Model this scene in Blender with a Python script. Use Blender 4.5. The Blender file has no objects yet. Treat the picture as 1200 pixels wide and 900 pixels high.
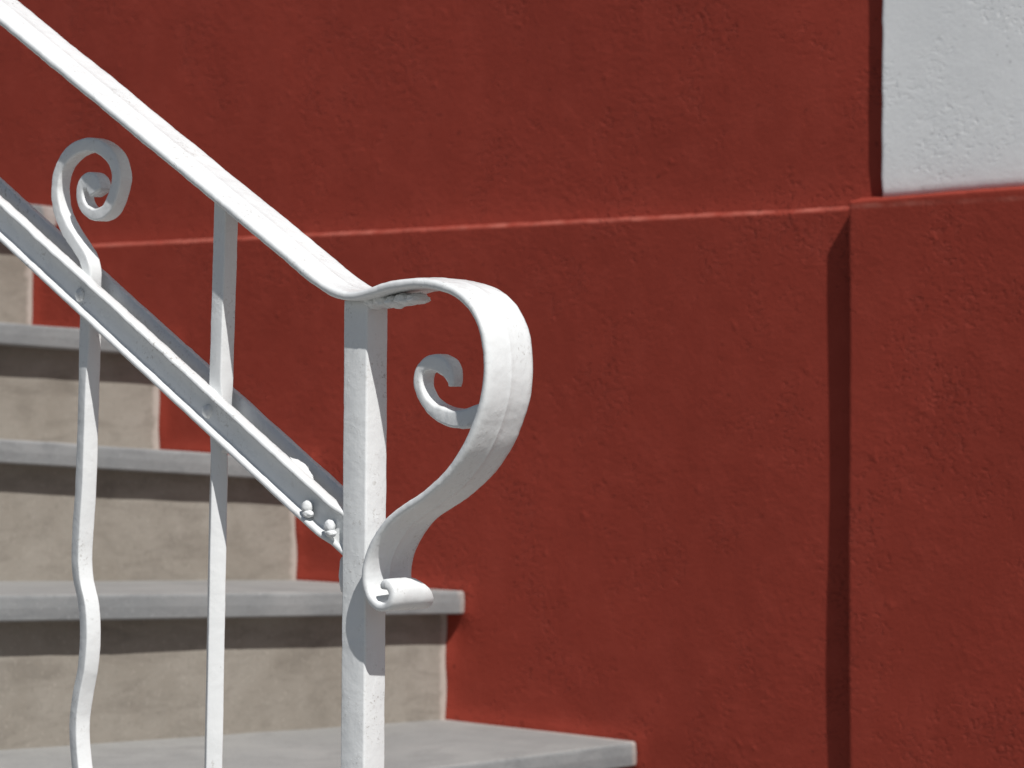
import bpy, math, random
import numpy as np
from mathutils import Vector, Matrix, noise
random.seed(4)
scene = bpy.context.scene
col = scene.collection

# ------------------------------------------------------------------ camera
F = 3300.0                                   # focal length in pixels of a 1200 wide picture
TH = math.radians(47.018)                    # angle between the view and the line of the wall
S_, C_ = math.sin(TH), math.cos(TH)
CAM = Vector((0.0, -2.505, 0.910))
HOR = 440.0
cam_data = bpy.data.cameras.new('camera')
cam = bpy.data.objects.new('camera', cam_data)
col.objects.link(cam)
fw = Vector((-C_, S_, 0)); rt = Vector((S_, C_, 0)); up = Vector((0, 0, 1))
cam.matrix_world = Matrix(((rt.x, up.x, -fw.x, CAM.x), (rt.y, up.y, -fw.y, CAM.y), (rt.z, up.z, -fw.z, CAM.z), (0, 0, 0, 1)))
cam_data.sensor_width = 36.0
cam_data.lens = 36.0 * F / 1200.0
cam_data.shift_y = (HOR - 450.0) / 1200.0
cam_data.clip_start = 0.05; cam_data.clip_end = 500
cam_data.dof.use_dof = True
cam_data.dof.focus_distance = 1.74
cam_data.dof.aperture_fstop = 20.0
scene.camera = cam

# ------------------------------------------------------------------ sky and sun
SUN = Vector((0.85, -0.335, 1.12)).normalized()
world = bpy.data.worlds.new('World'); scene.world = world
world.use_nodes = True
wn = world.node_tree; wn.nodes.clear()
sky = wn.nodes.new('ShaderNodeTexSky'); sky.sky_type = 'NISHITA'; sky.sun_disc = False
sky.sun_elevation = math.asin(SUN.z); sky.sun_rotation = math.atan2(SUN.x, SUN.y)
sky.air_density = 1.0; sky.dust_density = 0.8; sky.ozone_density = 1.0
bg = wn.nodes.new('ShaderNodeBackground'); bg.inputs['Strength'].default_value = 0.050
wo = wn.nodes.new('ShaderNodeOutputWorld')
wn.links.new(sky.outputs[0], bg.inputs[0]); wn.links.new(bg.outputs[0], wo.inputs[0])
sd = bpy.data.lights.new('sun', 'SUN'); sd.energy = 5.0; sd.angle = math.radians(0.53); sd.color = (1.0, 0.975, 0.945)
so = bpy.data.objects.new('sun', sd); col.objects.link(so)
so.rotation_euler = SUN.to_track_quat('Z', 'Y').to_euler(); so.location = (3, -3, 5)
scene.view_settings.view_transform = 'Standard'; scene.view_settings.look = 'None'
scene.view_settings.gamma = 1.0; scene.view_settings.exposure = -0.14
scene.view_settings.use_curve_mapping = False

# ------------------------------------------------------------------ measuring helpers
def ray(x, y):
    u = (x - 600) / F; v = (HOR - y) / F
    return fw + rt * u + up * v
def onY(x, y, Y):
    r = ray(x, y); return CAM + r * ((Y - CAM.y) / r.y)
def onX(x, y, X):
    r = ray(x, y); return CAM + r * ((X - CAM.x) / r.x)

def link(name, me, mat, parent=None, smooth=True):
    o = bpy.data.objects.new(name, me); col.objects.link(o)
    if mat: me.materials.append(mat)
    if smooth:
        me.polygons.foreach_set('use_smooth', [True] * len(me.polygons))
    if parent: o.parent = parent; o.matrix_parent_inverse = parent.matrix_world.inverted()
    return o
def mesh(verts, faces):
    me = bpy.data.meshes.new('mesh'); me.from_pydata([tuple(v) for v in verts], [], faces); me.update()
    return me
def empty(name, loc, label, cat):
    o = bpy.data.objects.new(name, None); col.objects.link(o); o.location = loc
    o.empty_display_size = 0.05
    o['label'] = label; o['category'] = cat
    bpy.context.view_layer.update()
    return o
def N(p, s, seed=0.0):
    return noise.noise(Vector((p[0] * s + seed, p[1] * s + seed * 1.7, p[2] * s - seed)))

# ------------------------------------------------------------------ materials
def newmat(name):
    m = bpy.data.materials.new(name); m.use_nodes = True
    nt = m.node_tree; b = nt.nodes['Principled BSDF']
    return m, nt, b
def tex(nt, scale, detail=4, rough=0.55, dist=0.0, vec=None):
    n = nt.nodes.new('ShaderNodeTexNoise'); n.inputs['Scale'].default_value = scale
    n.inputs['Detail'].default_value = detail; n.inputs['Roughness'].default_value = rough
    n.inputs['Distortion'].default_value = dist
    nt.links.new(vec, n.inputs['Vector']); return n.outputs['Fac']
def ramp(nt, fac, pts):
    r = nt.nodes.new('ShaderNodeValToRGB')
    while len(r.color_ramp.elements) < len(pts): r.color_ramp.elements.new(0.5)
    for e, (p, c) in zip(r.color_ramp.elements, pts):
        e.position = p; e.color = (c, c, c, 1) if not isinstance(c, tuple) else (*c, 1)
    nt.links.new(fac, r.inputs[0]); return r.outputs[0]
def mix(nt, f, a, b, mode='MIX'):
    n = nt.nodes.new('ShaderNodeMix'); n.data_type = 'RGBA'; n.blend_type = mode
    for v, s in ((f, 0), (a, 6), (b, 7)):
        if hasattr(v, 'is_output'): nt.links.new(v, n.inputs[s])
        elif s == 0: n.inputs[0].default_value = v
        else: n.inputs[s].default_value = (*v, 1)
    return n.outputs[2]
def math_(nt, op, a, b):
    n = nt.nodes.new('ShaderNodeMath'); n.operation = op
    for i, v in enumerate((a, b)):
        if hasattr(v, 'is_output'): nt.links.new(v, n.inputs[i])
        else: n.inputs[i].default_value = v
    return n.outputs[0]
def bump(nt, b, h, strength, dist, prev=None):
    n = nt.nodes.new('ShaderNodeBump'); n.inputs['Strength'].default_value = strength
    n.inputs['Distance'].default_value = dist
    nt.links.new(h, n.inputs['Height'])
    if prev: nt.links.new(prev, n.inputs['Normal'])
    nt.links.new(n.outputs[0], b.inputs['Normal']); return n.outputs[0]
def coords(nt, scale=None):
    g = nt.nodes.new('ShaderNodeNewGeometry').outputs['Position']
    if scale:
        m = nt.nodes.new('ShaderNodeMapping'); m.inputs['Scale'].default_value = scale
        nt.links.new(g, m.inputs['Vector']); return m.outputs[0]
    return g

def mat_plaster(name, base, light, dark, rough=1.0, arris=0.0):
    m, nt, b = newmat(name); p = coords(nt)
    big = tex(nt, 2.2, 5, 0.6, 0.4, p)
    c = mix(nt, ramp(nt, big, [(0.32, 0.0), (0.7, 1.0)]), dark, base)
    fine = tex(nt, 26, 5, 0.62, 0.3, p)
    c = mix(nt, ramp(nt, fine, [(0.45, 0.0), (0.75, 0.55)]), c, light)
    streak = tex(nt, 5, 4, 0.6, 0.0, coords(nt, (7, 1, 0.7)))
    c = mix(nt, ramp(nt, streak, [(0.56, 0.0), (0.8, 0.35)]), c, dark)
    pits = tex(nt, 120, 2, 0.5, 0.0, p)
    c = mix(nt, ramp(nt, pits, [(0.24, 0.7), (0.31, 0.0)]), c, tuple(x * 0.45 for x in base))
    if arris:
        sep = nt.nodes.new('ShaderNodeSeparateXYZ'); nt.links.new(p, sep.inputs[0])
        dz = math_(nt, 'ABSOLUTE', math_(nt, 'SUBTRACT', math_(nt, 'ADD', sep.outputs['Z'], math_(nt, 'MULTIPLY', math_(nt, 'SUBTRACT', tex(nt, 60, 3, 0.6, 0, p), 0.5), 0.004)), arris), 0.0)
        f = math_(nt, 'MULTIPLY', ramp(nt, math_(nt, 'MULTIPLY', dz, 100.0), [(0.15, 1.0), (0.34, 0.0)]), ramp(nt, tex(nt, 20, 4, 0.65, 0, p), [(0.38, 0.1), (0.6, 0.8)]))
        c = mix(nt, f, c, (0.40, 0.115, 0.085))
    nt.links.new(c, b.inputs['Base Color'])
    b.inputs['Roughness'].default_value = 0.78
    b.inputs['Specular IOR Level'].default_value = 0.22
    # trowelled relief: patches of coarse grain between smoother areas
    mask = ramp(nt, tex(nt, 4.5, 3, 0.6, 0.5, p), [(0.42, 0.12), (0.66, 1.0)])
    g1 = tex(nt, 80, 4, 0.6, 0.25, coords(nt, (1.0, 1.0, 1.4)))
    vor = nt.nodes.new('ShaderNodeTexVoronoi'); vor.feature = 'SMOOTH_F1'; vor.inputs['Scale'].default_value = 62
    vor.inputs['Randomness'].default_value = 1.0
    wv = nt.nodes.new('ShaderNodeVectorMath'); wv.operation = 'ADD'
    nn = nt.nodes.new('ShaderNodeTexNoise'); nn.inputs['Scale'].default_value = 30; nt.links.new(p, nn.inputs['Vector'])
    sc = nt.nodes.new('ShaderNodeVectorMath'); sc.operation = 'SCALE'; sc.inputs['Scale'].default_value = 0.03
    nt.links.new(nn.outputs['Color'], sc.inputs[0]); nt.links.new(p, wv.inputs[0]); nt.links.new(sc.outputs[0], wv.inputs[1])
    nt.links.new(wv.outputs[0], vor.inputs['Vector'])
    spots = ramp(nt, vor.outputs['Distance'], [(0.10, 1.0), (0.32, 0.0)])
    spots = math_(nt, 'MULTIPLY', spots, ramp(nt, tex(nt, 14, 3, 0.6, 0, p), [(0.55, 0.0), (0.68, 1.0)]))
    h = math_(nt, 'MULTIPLY', g1, mask)
    n1 = bump(nt, b, tex(nt, 9, 4, 0.5, 0.2, p), 0.30 * rough, 0.006)
    n2 = bump(nt, b, h, 0.55 * rough, 0.0020, n1)
    n3 = bump(nt, b, spots, 0.45 if rough == 1.0 else 0.1, 0.0013, n2)
    n4 = bump(nt, b, tex(nt, 230, 4, 0.65, 0.2, p), 0.55 * rough, 0.0011, n3)
    cl = ramp(nt, tex(nt, 8, 4, 0.7, 0.3, p), [(0.50, 0.0), (0.62, 1.0)])
    pt = math_(nt, 'MULTIPLY', ramp(nt, tex(nt, 140, 3, 0.6, 0.4, coords(nt, (1, 1, 1.3))), [(0.53, 0.0), (0.64, 1.0)]), cl)
    n5 = nt.nodes.new('ShaderNodeBump'); n5.invert = True; n5.inputs['Strength'].default_value = 0.95 * rough
    n5.inputs['Distance'].default_value = 0.0013; nt.links.new(pt, n5.inputs['Height']); nt.links.new(n4, n5.inputs['Normal'])
    nt.links.new(n5.outputs[0], b.inputs['Normal'])
    return m

def mat_paint():
    m, nt, b = newmat('white gloss paint'); p = coords(nt)
    c = mix(nt, ramp(nt, tex(nt, 18, 4, 0.6, 0.2, p), [(0.35, 0.0), (0.7, 1.0)]), (0.72, 0.735, 0.735), (0.765, 0.778, 0.775))
    # grime that sits in small specks and faint runs
    sp = tex(nt, 420, 3, 0.6, 0.4, p); pm = ramp(nt, tex(nt, 30, 3, 0.6, 0, p), [(0.5, 0.0), (0.7, 1.0)])
    f = math_(nt, 'MULTIPLY', ramp(nt, sp, [(0.57, 0.0), (0.66, 0.85)]), pm)
    c = mix(nt, f, c, (0.36, 0.34, 0.31))
    c = mix(nt, ramp(nt, tex(nt, 60, 5, 0.7, 0.6, p), [(0.60, 0.0), (0.80, 0.30)]), c, (0.50, 0.49, 0.46))
    nt.links.new(c, b.inputs['Base Color'])
    nt.links.new(ramp(nt, tex(nt, 90, 3, 0.5, 0, p), [(0.3, 0.24), (0.7, 0.42)]), b.inputs['Roughness'])
    b.inputs['Specular IOR Level'].default_value = 0.45
    n1 = bump(nt, b, tex(nt, 60, 3, 0.5, 0.3, p), 0.45, 0.0016)
    n2 = bump(nt, b, tex(nt, 240, 4, 0.6, 0.2, p), 0.22, 0.0006, n1)
    n2 = bump(nt, b, tex(nt, 170, 3, 0.6, 0.3, coords(nt, (1, 1, 0.16))), 0.24, 0.0006, n2)
    chips = ramp(nt, tex(nt, 520, 2, 0.5, 0.0, p), [(0.62, 0.0), (0.72, 1.0)])
    chips = math_(nt, 'MULTIPLY', chips, pm)
    bump(nt, b, chips, 0.45, 0.0004, n2)
    return m

def mat_stone(name, a, bcol, stain, edge=None, scale=1.0):
    m, nt, b = newmat(name); p = coords(nt)
    c = mix(nt, ramp(nt, tex(nt, 7 * scale, 6, 0.62, 0.5, p), [(0.34, 0.0), (0.68, 1.0)]), a, bcol)
    c = mix(nt, ramp(nt, tex(nt, 22 * scale, 5, 0.66, 0.8, coords(nt, (1, 0.5, 1.6))), [(0.48, 0.0), (0.72, 0.75)]), c, stain)
    c = mix(nt, ramp(nt, tex(nt, 160, 3, 0.6, 0, p), [(0.58, 0.0), (0.74, 0.4)]), c, tuple(x * 0.6 for x in a))
    c = mix(nt, ramp(nt, tex(nt, 210, 2, 0.6, 0, coords(nt, (1.3, 1, 1))), [(0.60, 0.0), (0.74, 0.4)]), c, tuple(min(1, x * 1.35) for x in bcol))
    if edge:
        sep = nt.nodes.new('ShaderNodeSeparateXYZ'); nt.links.new(p, sep.inputs[0])
        wob = math_(nt, 'MULTIPLY', math_(nt, 'SUBTRACT', tex(nt, 45, 3, 0.6, 0, p), 0.5), 0.020)
        yy = math_(nt, 'ADD', sep.outputs['Y'], wob)
        f = ramp(nt, math_(nt, 'MULTIPLY', math_(nt, 'ADD', yy, 0.05), 20.0), [(0.67, 0.0), (0.78, 0.75)])
        c = mix(nt, f, c, edge)
    nt.links.new(c, b.inputs['Base Color'])
    b.inputs['Roughness'].default_value = 0.85; b.inputs['Specular IOR Level'].default_value = 0.2
    n1 = bump(nt, b, tex(nt, 24, 6, 0.65, 0.3, p), 0.35, 0.003)
    bump(nt, b, tex(nt, 190, 3, 0.6, 0, p), 0.35, 0.0009, n1)
    return m

LEDGE = 0.5 * (onY(120, 285, 0).z + onY(980, 243, 0).z)
M_RED = mat_plaster('red painted plaster', (0.282, 0.039, 0.0235), (0.315, 0.049, 0.031), (0.240, 0.033, 0.0195), 1.0, LEDGE - 0.002)
M_WHITE = mat_plaster('white painted plaster', (0.80, 0.81, 0.81), (0.84, 0.845, 0.84), (0.75, 0.76, 0.76), 0.45)
M_PAINT = mat_paint()
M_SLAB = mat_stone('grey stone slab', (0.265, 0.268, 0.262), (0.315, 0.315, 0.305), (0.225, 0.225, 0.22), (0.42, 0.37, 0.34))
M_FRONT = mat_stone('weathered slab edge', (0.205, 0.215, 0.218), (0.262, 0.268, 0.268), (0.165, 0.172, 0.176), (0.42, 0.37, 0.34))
M_RISER = mat_stone('beige stone', (0.245, 0.221, 0.186), (0.310, 0.286, 0.248), (0.185, 0.166, 0.140), (0.47, 0.42, 0.375))
M_PAVE = mat_stone('pavement stone', (0.22, 0.215, 0.205), (0.27, 0.264, 0.25), (0.18, 0.176, 0.168), None, 0.4)

# ------------------------------------------------------------------ pavement
def build_pavement():
    nx = 60
    me = mesh([(-30, -40, 0), (30, -40, 0), (30, 0.02, 0), (-30, 0.02, 0)], [(0, 1, 2, 3)])
    o = link('pavement', me, M_PAVE, smooth=False); o['kind'] = 'structure'
    o['label'] = 'plain grey pavement in front of the red wall'
build_pavement()

# ------------------------------------------------------------------ staircase numbers
Z0 = CAM.z
NOS = [-3.800, -3.520, -3.240, -2.960, -2.687, -2.410, -2.131, -1.860, -1.580]
RIS = [-3.832, -3.550, -3.276, -2.993, -2.715, -2.442, -2.160, -1.888, -1.608]   # face of the riser under each slab
ZW  = [0.560, 0.402, 0.243, 0.054, -0.110, -0.2660, -0.427, -0.587, -0.747]         # slab front edge at the wall
TF  = [0.03, 0.03, 0.05, 0.050, 0.0717, 0.050, 0.012, 0, 0]
ZB  = [0.560, 0.402, 0.245, 0.058, -0.103, -0.2675, -0.427, -0.585, -0.745]          # slab back, at the foot of the riser above
TB  = [0.03, 0.03, 0.05, 0.050, 0.066, 0.050, 0.041, 0, 0]
ZW = [z + Z0 for z in ZW]; ZB = [z + Z0 for z in ZB]
NS = len(NOS)
THK = 0.0285
YEND = -1.42
def tilt(Y): 
    a = -Y
    return a if a < 0.72 else 0.72 + 0.10 * (1 - math.exp(-(a - 0.72) / 0.10))
def back_x(i): return (NOS[i] - 0.30) if i == 0 else RIS[i - 1]
def slab_top(i, X, Y):
    zf = ZW[i] + TF[i] * tilt(Y); zb = ZB[i] + TB[i] * tilt(Y)
    t = (X - back_x(i)) / (NOS[i] - back_x(i))
    return zb + (zf - zb) * t
def floor_z(X, Y):
    for i in range(NS):
        if X <= NOS[i]: return slab_top(i, X, Y)
    return 0.0

# ------------------------------------------------------------------ wall of the house
PY = -0.0172
WYF = 0.0002
PIL_X = onY(995, 600, PY).x
WHT_X = onY(1033, 100, WYF).x
PIL_Z = onY(1100, 227.6, PY).z
WZ = onY(1100, 224.8, WYF).z
prof = []                                    # where the stairs meet the wall
for i in range(NS):
    prof += [(back_x(i), ZB[i]), (NOS[i], ZW[i]), (NOS[i], ZW[i] - THK), (RIS[i], ZW[i] - THK)]
prof += [(RIS[-1], 0.0)]
def dist_profile(X, Z):
    d = np.full(X.shape, 9.0)
    for (ax, az), (bx, bz) in zip(prof[:-1], prof[1:]):
        vx, vz = bx - ax, bz - az; L = vx * vx + vz * vz
        if L < 1e-12: continue
        t = np.clip(((X - ax) * vx + (Z - az) * vz) / L, 0, 1)
        d = np.minimum(d, np.hypot(X - ax - vx * t, Z - az - vz * t))
    return d
def grid_mesh(cols_, rows, extra=None, jx=None, jz=None):
    """columns (x, y) and rows (z, y): the surface lies at the larger y of the two"""
    verts, faces = [], []
    X = np.array([[c[0] for c in cols_] for r in rows]); Z = np.array([[r[0] for c in cols_] for r in rows])
    Y = np.array([[max(c[1], r[1]) for c in cols_] for r in rows])
    if extra is not None: Y = Y + extra(X, Z)
    nr, nc = X.shape
    for j in range(nr):
        for i in range(nc):
            x, y, z = X[j, i], Y[j, i], Z[j, i]
            if jx: x += jx(cols_[i], z)
            if jz: z += jz(rows[j], x)
            verts.append((x, y, z))
    for j in range(nr - 1):
        for i in range(nc - 1):
            a = j * nc + i
            faces.append((a, a + 1, a + nc + 1, a + nc))
    return mesh(verts, faces)
def span(a, b, step):
    n = max(1, int(round((b - a) / step)))
    return [a + (b - a) * k / n for k in range(n + 1)]

wall = empty('house_wall', (-2.3, 0, 0), 'red plastered house wall with ledge, projecting base block and white block', 'wall')
# lower wall: its foot is filled up to the stairs with a soft cove of plaster, its top has a worn bevel
cols_l = [(x, 0.0) for x in span(-5.2, -3.5, 0.03)[:-1] + span(-3.5, -1.7, 0.006)]
rows_l = [(z, 0.0) for z in span(0.0, 0.36, 0.02)[:-1] + span(0.36, LEDGE - 0.0070, 0.006)]
rows_l += [(LEDGE - 0.0048, 0.0), (LEDGE - 0.0040, 0.0003), (LEDGE - 0.0030, 0.0011), (LEDGE - 0.0004, 0.0044), (LEDGE + 0.0005, 0.0062), (LEDGE + 0.0009, 0.012), (LEDGE + 0.0009, 0.05)]
def lower_relief(X, Z):
    d = dist_profile(X, Z)
    am = 1 + 0.45 * np.sin(X * 31 + 2 * np.sin(Z * 23)) * np.sin(Z * 37 + 1)
    base = -0.0042 * am * np.exp(-(d / 0.009) ** 1.4) - 0.0020 * am * np.exp(-(d / 0.045))
    wob = 0.0012 * np.sin(X * 9 + Z * 4) + 0.0008 * np.sin(X * 21 - Z * 17)
    return base + wob
def ledge_wave(r, x):
    return (0.0014 * noise.noise(Vector((x * 6, 3, 0))) + 0.0009 * noise.noise(Vector((x * 28, 7, 0))) + 0.0009 * noise.noise(Vector((x * 110, r[0] * 200, 0)))) if r[0] > LEDGE - 0.012 else 0.0
link('lower_wall', grid_mesh(cols_l, rows_l, lower_relief, None, ledge_wave), M_RED, wall)
# upper wall, set back a finger's width, coved out at the ledge
UY = 0.011
cols_u = [(x, UY) for x in span(-5.2, -3.5, 0.05)[:-1] + span(-3.5, WHT_X + 0.05, 0.012)]
rows_u = [(z, UY) for z in span(LEDGE - 0.01, LEDGE + 0.09, 0.004)[:-1] + span(LEDGE + 0.09, 3.2, 0.03)]
def upper_relief(X, Z):
    w = np.exp(-np.clip(Z - LEDGE, 0, 9) / 0.016)
    return -0.0038 * w + 0.0013 * np.sin(X * 7 + Z * 5) + 0.0006 * np.sin(X * 23 + 1.3 * np.sin(Z * 14))
link('upper_wall', grid_mesh(cols_u, rows_u, upper_relief), M_RED, wall)
# projecting base block at the right
def edge_cols(x0, x1, yf, yb, r, step):
    c = [(x0, yb), (x0, yf + 2.2 * r), (x0 + 0.0002, yf + r), (x0 + 0.3 * r, yf + 0.3 * r), (x0 + r, yf)]
    return c + [(x, yf) for x in span(x0 + r + 0.003, x1, step)]
def jag(x0, amp, seed):
    def f(c, z):
        k = max(0.0, 1 - (c[0] - x0) / 0.02)
        return k * amp * (noise.noise(Vector((seed, 0, z * 9))) + 0.5 * noise.noise(Vector((seed, 4, z * 42))) + 0.22 * noise.noise(Vector((seed, 9, z * 140))))
    return f
rows_p = [(z, PY) for z in span(0.0, PIL_Z - 0.006, 0.012)] + [(PIL_Z - 0.0028, PY)] + [(PIL_Z - 0.0015, PY + 0.0002), (PIL_Z - 0.0003, PY + 0.0010), (PIL_Z + 0.0006, PY + 0.0035), (WZ - 0.001, WYF - 0.0005), (WZ + 0.001, WYF + 0.006), (WZ + 0.002, 0.05)]
RX = onY(1100, 230, PY).x
def pil_wave(r, x):
    k = 0.0 if r[0] < PIL_Z - 0.05 else 1.0 if PIL_Z - 0.007 < r[0] < PIL_Z + 0.02 else 0.5
    return k * (0.024 * max(-1, min(0.3, x - RX)) + 0.0011 * noise.noise(Vector((x * 8, 13, 0))) + 0.0008 * noise.noise(Vector((x * 60, 17, 0))))
def pil_relief(X, Z): return 0.0007 * np.sin(X * 19 + Z * 3) + 0.0006 * np.sin(Z * 13 - X * 8)
link('base_block', grid_mesh(edge_cols(PIL_X, 1.6, PY, 0.03, 0.0016, 0.014), rows_p, pil_relief, jag(PIL_X, 0.0012, 3.0), pil_wave), M_RED, wall)
# white block above it
rows_w = [(WZ - 0.006, WYF + 0.008), (WZ - 0.001, WYF + 0.0030), (WZ + 0.001, WYF + 0.0010), (WZ + 0.004, WYF)] + [(z, WYF) for z in span(WZ + 0.010, 3.2, 0.010)]
link('white_block', grid_mesh(edge_cols(WHT_X, 1.6, WYF, 0.03, 0.0018, 0.016), rows_w, pil_relief, jag(WHT_X, 0.0026, 8.0), pil_wave), M_WHITE, wall)

# ------------------------------------------------------------------ staircase
stairs = empty('stone_staircase', (-2.3, -0.7, 0), 'outdoor flight of grey stone treads on beige risers against the red wall', 'stairs')
YS = [0.03, 0.0, -0.004, -0.012] + [-(0.03 * k) for k in range(1, 48) if 0.03 * k < -YEND - 0.01] + [YEND]
def loft(sections, name, mat, parent):
    n = len(sections[0]); verts = [v for s in sections for v in s]; faces = []
    for j in range(len(sections) - 1):
        for i in range(n):
            a = j * n + i; b = j * n + (i + 1) % n
            faces.append((a, b, b + n, a + n))
    faces.append(tuple(reversed(range(n)))); faces.append(tuple((len(sections) - 1) * n + i for i in range(n)))
    me = mesh(verts, faces)
    import bmesh
    bm = bmesh.new(); bm.from_mesh(me); bmesh.ops.recalc_face_normals(bm, faces=bm.faces); bm.to_mesh(me); bm.free()
    return link(name, me, mat, parent, smooth=False)
for i in range(NS):
    secs = []
    for Y in YS:
        zf = ZW[i] + TF[i] * tilt(Y); zb = ZB[i] + TB[i] * tilt(Y)
        w = 0.0016 * noise.noise(Vector((Y * 7, i * 3.1, 0))) + 0.0008 * noise.noise(Vector((Y * 30, i * 5.1, 2)))
        xn = NOS[i] + w; r = 0.0035 + 0.002 * noise.noise(Vector((Y * 22, i * 2.2, 5)))
        if -0.011 < Y <= 0.0: xn -= 0.002
        xb = back_x(i) - 0.03
        sl = (zf - zb) / (NOS[i] - back_x(i))
        top = lambda x: zb + sl * (x - back_x(i))
        pts = [(xb, top(xb) - THK), (xb, top(xb))] + [(back_x(i) + (xn - r - back_x(i)) * k / 6, top(back_x(i) + (xn - r - back_x(i)) * k / 6) + 0.0007 * noise.noise(Vector((k * 3.0, Y * 11, i)))) for k in range(7)]
        pts += [(xn - 0.3 * r, top(xn) - 0.3 * r), (xn, top(xn) - r), (xn + 0.0005, top(xn) - THK * 0.5), (xn - 0.0005, top(xn) - THK + 0.002), (xn - 0.002, top(xn) - THK)]
        secs.append([(x, Y, z) for x, z in pts])
    o = loft(secs, 'tread', M_SLAB, stairs)
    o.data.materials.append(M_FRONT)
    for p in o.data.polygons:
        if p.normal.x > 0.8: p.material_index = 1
    # riser below this slab
    secs = []
    for Y in YS[:-1] + [YEND + 0.02]:
        zt = ZW[i] + TF[i] * tilt(Y) - THK + 0.006
        if i + 1 < NS: zl = ZB[i + 1] + TB[i + 1] * tilt(Y) - 0.012
        else: zl = -0.02
        w = 0.0013 * noise.noise(Vector((Y * 5, i * 2.3, 9)))
        secs.append([(RIS[i] - 0.06, Y, zt), (RIS[i] - 0.06, Y, zl), (RIS[i] + w, Y, zl), (RIS[i] - w, Y, (zl + zt) / 2), (RIS[i] + w, Y, zt)])
    loft(secs, 'riser', M_RISER, stairs)
# open side of the flight, stone wall below the treads
pv = [(NOS[0] - 0.30, 0.0)]
for i in range(NS):
    z = min(ZW[i] + TF[i] * 0.8, ZB[i] + TB[i] * 0.8) - THK - 0.002
    pv += [((NOS[0] - 0.30) if i == 0 else RIS[i - 1] - 0.01, z), (RIS[i] - 0.01, z)]
pv += [(RIS[-1] - 0.01, 0.0)]
loft([[(x, y, z) for x, z in pv] for y in (YEND + 0.03, YEND + 0.09)], 'side_wall', M_RISER, stairs)

# ------------------------------------------------------------------ white iron railing
YR = -1.295
rail = empty('iron_railing', (onY(428, 600, YR).x, YR, 0), 'white painted iron stair railing ending in a curled volute at the newel post', 'railing')

def catmull(pts, step):
    pts = [np.array(p, float) for p in pts]
    P = [2 * pts[0] - pts[1]] + pts + [2 * pts[-1] - pts[-2]]
    out = []
    for i in range(1, len(P) - 2):
        p0, p1, p2, p3 = P[i - 1:i + 3]
        d = np.linalg.norm((p2 - p1)[:2]); n = max(2, int(d / step * 2) + 1)
        # centripetal parameters
        t0 = 0; t1 = t0 + max(1e-6, np.linalg.norm((p1 - p0)[:2])) ** 0.5
        t2 = t1 + max(1e-6, np.linalg.norm((p2 - p1)[:2])) ** 0.5; t3 = t2 + max(1e-6, np.linalg.norm((p3 - p2)[:2])) ** 0.5
        for k in range(n):
            t = t1 + (t2 - t1) * k / n
            a1 = (t1 - t) / (t1 - t0) * p0 + (t - t0) / (t1 - t0) * p1
            a2 = (t2 - t) / (t2 - t1) * p1 + (t - t1) / (t2 - t1) * p2
            a3 = (t3 - t) / (t3 - t2) * p2 + (t - t2) / (t3 - t2) * p3
            b1 = (t2 - t) / (t2 - t0) * a1 + (t - t0) / (t2 - t0) * a2
            b2 = (t3 - t) / (t3 - t1) * a2 + (t - t1) / (t3 - t1) * a3
            out.append((t2 - t) / (t2 - t1) * b1 + (t - t1) / (t2 - t1) * b2)
    out.append(pts[-1])
    # even spacing
    out = np.array(out); s = np.concatenate([[0], np.cumsum(np.linalg.norm(np.diff(out[:, :2], axis=0), axis=1))])
    n = max(2, int(s[-1] / step)); t = np.linspace(0, s[-1], n + 1)
    return np.stack([np.interp(t, s, out[:, k]) for k in range(out.shape[1])], 1)

def sweep(path, Yc, section, lump=0.00025, seed=0.0):
    """path rows: x, z, thickness, width [, dy]; section(th, w) gives (n, y) points round the bar"""
    P = path[:, :2]; T = np.gradient(P, axis=0); T /= np.linalg.norm(T, axis=1)[:, None]
    rings = []
    for k in range(len(P)):
        nx, nz = -T[k, 1], T[k, 0]
        dy = path[k, 4] if path.shape[1] > 4 else 0.0
        ring = []
        for n, y in section(path[k, 2], path[k, 3]):
            v = Vector((P[k, 0] + nx * n, Yc + dy + y, P[k, 1] + nz * n))
            if lump:
                q = lump * (N(v, 70, seed) + 0.6 * N(v, 230, seed + 3) + 0.9 * N(v, 22, seed + 5))
                v += Vector((nx * (1 if n > 0 else -1), (1 if y > 0 else -1) * 0.6, nz * (1 if n > 0 else -1))) * q
            ring.append(v)
        rings.append(ring)
    return rings
def rings_mesh(rings):
    import bmesh
    n = len(rings[0]); verts = [v for r in rings for v in r]; faces = []
    for j in range(len(rings) - 1):
        for i in range(n):
            a = j * n + i; b = j * n + (i + 1) % n
            faces.append((a, b, b + n, a + n))
    # softly domed ends
    for r, base in ((rings[0], 0), (rings[-1], (len(rings) - 1) * n)):
        c = sum(r, Vector()) / n; verts.append(c); ci = len(verts) - 1
        for i in range(n): faces.append((base + i, base + (i + 1) % n, ci))
    me = mesh(verts, faces)
    bm = bmesh.new(); bm.from_mesh(me); bmesh.ops.recalc_face_normals(bm, faces=bm.faces); bm.to_mesh(me); bm.free()
    return me
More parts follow.
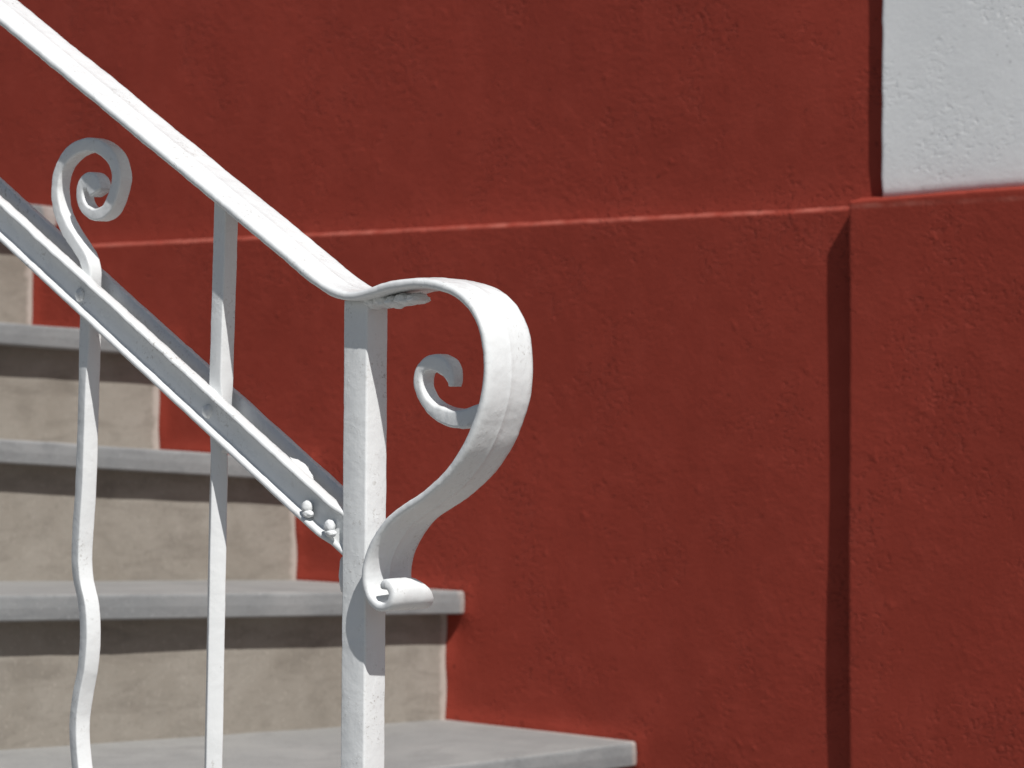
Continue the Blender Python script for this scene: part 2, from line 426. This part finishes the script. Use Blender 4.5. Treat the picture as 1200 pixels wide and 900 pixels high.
def sec_rect(r=0.0012, k=3):
    def f(th, w):
        rr = min(r, th * 0.45, w * 0.45); pts = []
        for cx, cy, a0 in ((1, 1, 0), (-1, 1, 90), (-1, -1, 180), (1, -1, 270)):
            for q in range(k + 1):
                a = math.radians(a0 + 90 * q / k)
                pts.append((cx * (th / 2 - rr) + rr * math.cos(a), cy * (w / 2 - rr) + rr * math.sin(a)))
            # extra points along the sides so lumps read
            nxt = {(1, 1): (0, 1), (-1, 1): (-1, 0), (-1, -1): (0, -1), (1, -1): (1, 0)}[(cx, cy)]
            pts.append((nxt[0] * th / 2, nxt[1] * w / 2))
        return pts
    return f
def sec_rail(th, w):
    h = w / 2; b = th / 2
    crown = min(0.0012, th * 0.25)
    pts = [(-b, -h + 0.0016), (-b + 0.0012, -h + 0.0003), (b - 0.0016, -h), (b - 0.0004, -h + 0.0007), (b + 0.0004, -h + 0.0026)]
    for y, c in ((-0.72, 0.55), (-0.45, 0.80), (-0.25, 0.95), (-0.12, 1.0), (-0.09, 1.15), (-0.05, 1.15), (-0.02, 0.98), (0.2, 0.86), (0.45, 0.66), (0.72, 0.42)):
        pts.append((b + crown * c, y * h))
    pts += [(b + 0.0003, h - 0.0026), (b - 0.0006, h - 0.0006), (b - 0.0018, h), (-b + 0.0012, h - 0.0003), (-b, h - 0.0016), (-b - 0.0001, h * 0.4), (-b - 0.0001, -h * 0.4)]
    return pts

NEAR = YR - 0.020
def px(pts, Y, th, w):
    out = []
    for k, p in enumerate(pts):
        v = onY(p[0], p[1], Y)
        t = p[2] if len(p) > 2 else th; ww = p[3] if len(p) > 3 else w
        dy = p[4] if len(p) > 4 else 0.0
        out.append((v.x, v.z, t, ww, dy))
    return out
TH0 = 0.0052
curl = [(388, 342.5), (405, 347), (427, 344), (445, 338), (465, 333.5), (492, 332), (515, 336), (535, 345), (551, 361), (562, 384), (567, 410), (568, 438), (565, 466),
        (557, 494), (543, 526), (518, 560), (493, 582), (469, 598), (455, 609), (443, 624), (433, 642), (427, 661), (425.5, 680, 0.0054),
        (429, 697, 0.0056), (437.5, 709, 0.0056), (448, 712, 0.0052, 0.040), (456, 705, 0.0058, 0.037, -0.0014), (457, 694, 0.0064, 0.032, -0.0036), (453, 685.5, 0.0070, 0.024, -0.008), (448, 686, 0.0070, 0.021, -0.0095), (447, 690, 0.0050, 0.019, -0.0105)]
a, b_ = onY(0, 25, NEAR), onY(370, 331.5, NEAR)
d = (a - b_).normalized(); start = a + d * 1.05
straight = [(start.x, start.z, TH0, 0.040, 0)] + [((start + (b_ - start) * t).x, (start + (b_ - start) * t).z, TH0, 0.040, 0) for t in (0.3, 0.6, 0.8, 0.9, 0.97)] + px([(370, 331.5)], NEAR, TH0, 0.040)
path = catmull(straight + px(curl, NEAR, TH0, 0.040), 0.0016)
handrail = link('handrail', rings_mesh(sweep(path, YR, sec_rail, 0.00028, 1.0)), M_PAINT, rail)

# small inner scroll that springs from the inside of the volute
sc = [(571, 466, 0.006, 0.016), (566, 477, 0.009, 0.015), (557, 485, 0.0118, 0.014), (543, 490, 0.0122, 0.0135), (529, 491, 0.0112, 0.013), (516, 487, 0.0102, 0.013), (504, 480, 0.0086, 0.013), (494.5, 468.5, 0.0076, 0.013),
      (488.5, 455, 0.0074, 0.013), (487.5, 443, 0.0074, 0.013), (490.5, 433, 0.0078, 0.013), (498, 426.5, 0.0090, 0.013), (507.5, 425.5, 0.0106, 0.012), (516, 430, 0.0108, 0.0115), (521.5, 438, 0.0086, 0.011), (524, 446, 0.0058, 0.010), (524, 453, 0.0030, 0.009)]
sp = catmull(px(sc, YR - 0.0068, 0.009, 0.013), 0.0009)
link('inner_scroll', rings_mesh(sweep(sp, YR, sec_rect(0.0022, 4), 0.00055, 7.0)), M_PAINT, handrail)

def blob(name, c, r, parent, seed=0.0, rough=0.25, squash=None, rot=None):
    import bmesh
    bm = bmesh.new(); bmesh.ops.create_icosphere(bm, subdivisions=4, radius=1.0)
    for v in bm.verts:
        k = 1 + rough * N(v.co, 1.6, seed) + rough * 0.5 * N(v.co, 4.0, seed + 2)
        p = Vector((v.co.x * r[0], v.co.y * r[1], v.co.z * r[2])) * k
        if rot: p = rot @ p
        v.co = p + c
    me = bpy.data.meshes.new(name); bm.to_mesh(me); bm.free()
    return link(name, me, M_PAINT, parent)
# weld beads under the handrail on top of the post
for k, (x, y, rx, rz) in enumerate(((452, 352, 0.008, 0.0045), (466, 353, 0.0055, 0.0042), (478, 351, 0.0065, 0.0038), (490, 350, 0.0045, 0.0032), (441, 353, 0.006, 0.005))):
    blob('weld_bead', onY(x, y, YR - 0.002), (rx, 0.0095, rz), handrail, 3.0 + k, 0.22)

# ------------- newel post
def bar(pts, w, seed=0.0, lump=0.0002, r=0.0012, name='post', parent=rail, step=0.003):
    """upright bar: pts rows x, y, z, turn(deg) [, size]"""
    pts = np.array(pts, float)
    if pts.shape[1] == 4: pts = np.hstack([pts, np.full((len(pts), 1), w)])
    s = np.concatenate([[0], np.cumsum(np.linalg.norm(np.diff(pts[:, :3], axis=0), axis=1))])
    n = int(s[-1] / step); t = np.linspace(0, s[-1], n + 1)
    q = np.stack([np.interp(t, s, pts[:, k]) for k in range(5)], 1)
    sec = sec_rect(r, 3); rings = []
    for x, y, z, ang, ww in q:
        ca, sa = math.cos(math.radians(ang)), math.sin(math.radians(ang)); ring = []
        for a1, b1 in sec(ww, ww):
            v = Vector((x + a1 * ca - b1 * sa, y + a1 * sa + b1 * ca, z))
            nrm = Vector((v.x - x, v.y - y, 0)).normalized()
            v += nrm * lump * (N(v, 60, seed) + 0.6 * N(v, 240, seed + 2) + 0.9 * N(v, 18, seed + 4))
            ring.append(v)
        rings.append(ring)
    return link(name, rings_mesh(rings), M_PAINT, parent)
PW = 0.0196
pf = YR - PW / 2                                # plane of the face towards the street
t0 = onY(415.5, 352, pf); t1 = onY(411.5, 900, pf)
dx = (t1.x - t0.x) / (t1.z - t0.z)
bar([(t0.x, YR, t0.z, 4), (t1.x, YR, t1.z, 4), (t1.x + dx * (0 - t1.z), YR, 0.0, 4)], PW, 2.0, 0.00022, 0.0014, 'newel_post')
# base plate of the post
import bmesh
def box(name, c, size, mat, parent, bev=0.001):
    bm = bmesh.new(); bmesh.ops.create_cube(bm, size=1.0)
    for v in bm.verts: v.co = Vector((v.co.x * size[0], v.co.y * size[1], v.co.z * size[2])) + Vector(c)
    bmesh.ops.bevel(bm, geom=bm.edges[:], offset=bev, segments=2, affect='EDGES')
    me = bpy.data.meshes.new(name); bm.to_mesh(me); bm.free()
    return link(name, me, mat, parent, smooth=False)
box('base_plate', (t1.x + dx * (0 - t1.z), YR, 0.004), (0.07, 0.07, 0.008), M_PAINT, rail)

# ------------- sloping lower rail: a front channel and a back bar that clamp the balusters
YF = YR - 0.0050                                 # web of the front channel starts here, towards the street
FL = 0.0088
ua, ub = onY(0, 237.5, YF - FL), onY(398, 600, YF - FL)      # upper flange, street edge of its top
la, lb = onY(0, 277.0, YF - FL), onY(398, 646, YF - FL)      # lower flange
du = (ub - ua).normalized(); dl = (lb - la).normalized()
xe = t0.x - PW / 2 + 0.0012
xs = start.x
def line_pts(a, dirv, x): return a + dirv * ((x - a.x) / dirv.x)
def channel():
    rings = []
    n = 700
    for k in range(n + 1):
        x = xs + (xe + 0.012 - xs) * k / n
        pu = line_pts(ua, du, x); pl = line_pts(la, dl, x)
        ax = (pl.z + pu.z) / 2
        nrm = Vector((-du.z, 0, du.x));  nrm = nrm if nrm.z > 0 else -nrm
        h = (pu.z - pl.z) * nrm.z
        ft = 0.0030; yo = YF - 0.0028 - (FL - 0.0028) * min(1.0, 0.25 + max(0.0, xe - 0.011 - x) / 0.012) ** 0.7; yw = YF - 0.0030; yb = YF
        o = pl - nrm * (ft + 0.0004)
        sec = [(yo + .0007, 0), (yo, .0007), (yo, ft - .0002), (yo + .0008, ft + .0004), (yw - .0006, ft + .0007), (yw, ft + .0014), (yw, (h + ft) / 2), (yw, h - .0006), (yw - .0005, h), (yo + .0007, h),
               (yo, h + .0006), (yo, h + ft - .0002), (yo + .0009, h + ft + .0004), (yb - .001, h + ft + .0004), (yb, h + ft - .0004), (yb, .0004)]
        ring = []
        for yy, hh in sec:
            v = Vector((o.x, yy, o.z)) + nrm * hh
            q = 0.00028 * (N(v, 80, 5) + 0.7 * N(v, 240, 8) + 0.8 * N(v, 25, 9))
            v += nrm * q * (1 if hh > h / 2 else -1) + Vector((0, q * 0.7, 0))
            v.x = min(v.x, xe)
            ring.append(v)
        rings.append(ring)
    return rings_mesh(rings), nrm
me_c, NRM = channel()
lower = link('lower_rail', me_c, M_PAINT, rail)
# back bar
def back_bar():
    rings = []; n = 400; y0 = YR + 0.0122; y1 = y0 + 0.005
    for k in range(n + 1):
        x = xs + (xe - xs) * k / n
        pu = line_pts(ua, du, x) - NRM * 0.0022; pl = line_pts(la, dl, x)
        h = (pu.z - pl.z) * NRM.z
        ring = []
        for yy, hh in ((y0, 0), (y0, -h / 2), (y0, -h), (y1, -h), (y1, -h / 2), (y1 + .0000, -.0008), (y1 - .0008, 0), (y0 + .0008, 0.0)):
            v = Vector((pu.x, yy, pu.z)) + NRM * hh
            q = 0.00035 * (N(v, 70, 15) + 0.7 * N(v, 220, 18))
            v += NRM * q * (1 if hh > -h / 2 else -1) + Vector((0, q * 0.5, 0))
            ring.append(v)
        rings.append(ring)
    return rings_mesh(rings)
link('back_bar', back_bar(), M_PAINT, rail)

# ------------- balusters
def zfoot(x): return floor_z(x, YR) - 0.002
BW = 0.0110
bf = YR - BW / 2
# straight one, twisted a quarter at the clamp so its flat side turns to the street
tb = onY(265.5, 262, YR); mb = onY(258.5, 475, YR); m2 = onY(255.5, 600, YR); bb = onY(250, 900, YR)
tb.z = float(path[int(np.argmax(path[:, 0] >= tb.x)), 1]) - 0.006
sb = (bb.x - m2.x) / (bb.z - m2.z); zf0 = zfoot(bb.x)
def straight_baluster(name):
    pts = []
    for k in range(60):
        t = k / 59.0; z = (tb.z + 0.006) + (zf0 - tb.z - 0.006) * t
        x = np.interp(z, [zf0, bb.z, m2.z, mb.z, tb.z], [bb.x + sb * (zf0 - bb.z), bb.x, m2.x, mb.x, tb.x])
        zc = mb.z
        ang = 0 if z > zc + 0.015 else 55 * min(1, ((zc + 0.015) - z) / 0.055)
        ang = ang if ang < 0.01 else ang
        pts.append((x, YR, z, ang, BW * (1.05 if z > zc else 0.98)))
    return bar(pts, BW, 11.0, 0.00020, 0.0010, name)
bs = straight_baluster('straight_baluster')
# wavy one, ending in a scroll above the lower rail
def wav():
    L = [(104, 352), (106.5, 370), (105.5, 400), (104.5, 450), (103, 500), (101, 560), (97.5, 620), (96, 655), (98, 680), (103.5, 705), (106, 740), (103.5, 780), (97, 815), (93.5, 845), (94.5, 880), (98.5, 915), (104, 945), (106, 975), (102, 1015), (97, 1050)]
    P = [onY(x, y, YR) for x, y in L]
    cm = catmull([(p.x, p.z, 0, 0) for p in P], 0.004)
    pts = [(q[0], YR, q[1], -12 if q[1] < P[2].z - 0.03 else 0 if q[1] > P[2].z else -12 * (P[2].z - q[1]) / 0.03, BW) for q in cm]
    z = pts[-1][2]; x = pts[-1][0]; zf = zfoot(x)
    k = 0
    while z > zf:
        z -= 0.01; k += 1
        pts.append((x + 0.0025 * math.sin(k * 0.42), YR, max(z, zf), -12, BW))
    return pts
wp = wav()
wb = bar(wp, BW, 21.0, 0.00025, 0.0010, 'wavy_baluster')
scr = [(101.5, 356, 0.0105), (103, 335, 0.0100), (104, 318, 0.0098), (100, 303, 0.0095), (89, 284, 0.0090), (77, 264, 0.0085), (69, 243, 0.0082), (66.5, 221, 0.0083), (71, 197, 0.0088), (84, 178, 0.0094), (104, 169.5, 0.0098), (124, 174.5, 0.0098), (138, 189, 0.0097),
       (142.5, 208, 0.0096), (138, 229, 0.0094), (127.5, 245, 0.0090), (114, 250, 0.0082), (102, 244, 0.0074), (96, 231, 0.0072), (97, 218, 0.0080), (105, 212, 0.0125), (112, 217, 0.0150), (115, 226, 0.0125)]
link('scroll', rings_mesh(sweep(catmull(px([(p[0] - 3 - 0.10 * max(0, p[0] - 100), p[1] + (1.5 if p[1] > 230 else 0), p[2], 0.0110) for p in scr], bf, 0.009, 0.011), 0.0012), YR, sec_rect(0.0016, 4), 0.00035, 31.0)), M_PAINT, wb)

# further balusters up the flight, beyond the left edge of the picture
pitch = bs_x = tb.x - wp[0][0]
slope = du.z / du.x
def copy_part(o, parent, off):
    c = o.copy(); col.objects.link(c); c.parent = parent
    c.location = c.location + Vector(off)
    return c
for k, o in enumerate((bs, wb)):
    off = Vector((-2 * pitch, 0, -2 * pitch * slope))
    c = copy_part(o, rail, off)
    for ch in o.children: copy_part(ch, c, (0, 0, 0))

# ------------- rivets, bolts and welds
def dome(name, x, y, r, depth, parent, seed, plane=None):
    c = onY(x, y, plane if plane is not None else YF - 0.003)
    return blob(name, c, (r, depth, r), parent, seed, 0.12)
dome('rivet', 94, 346, 0.0046, 0.0027, lower, 1.0)
dome('rivet', 243.5, 482, 0.0048, 0.0028, lower, 2.0)
for k, (x, y) in enumerate(((360, 594), (386.5, 617))):
    c = onY(x, y, YF - 0.0068)
    blob('bolt_head', c, (0.0040, 0.0032, 0.0042), lower, 4.0 + k, 0.10)
    blob('bolt_head', onY(x + 1, y + 8, YF - 0.0072), (0.0042, 0.0030, 0.0026), lower, 8.0 + k, 0.12)
sl = math.atan2(-du.z, du.x)
R = Matrix.Rotation(sl, 3, 'Y')
blob('weld_bead', onY(352, 548, YR + 0.001), (0.0110, 0.0042, 0.0022), lower, 12.0, 0.45, None, R)
blob('weld_bead', onY(264, 524, YR - 0.002), (0.0022, 0.004, 0.004), lower, 14.0, 0.3)
# little bracket behind the post under the lower rail
blob('bracket', onY(402.5, 673, YR + 0.004), (0.0026, 0.0030, 0.0115), rail, 17.0, 0.15)
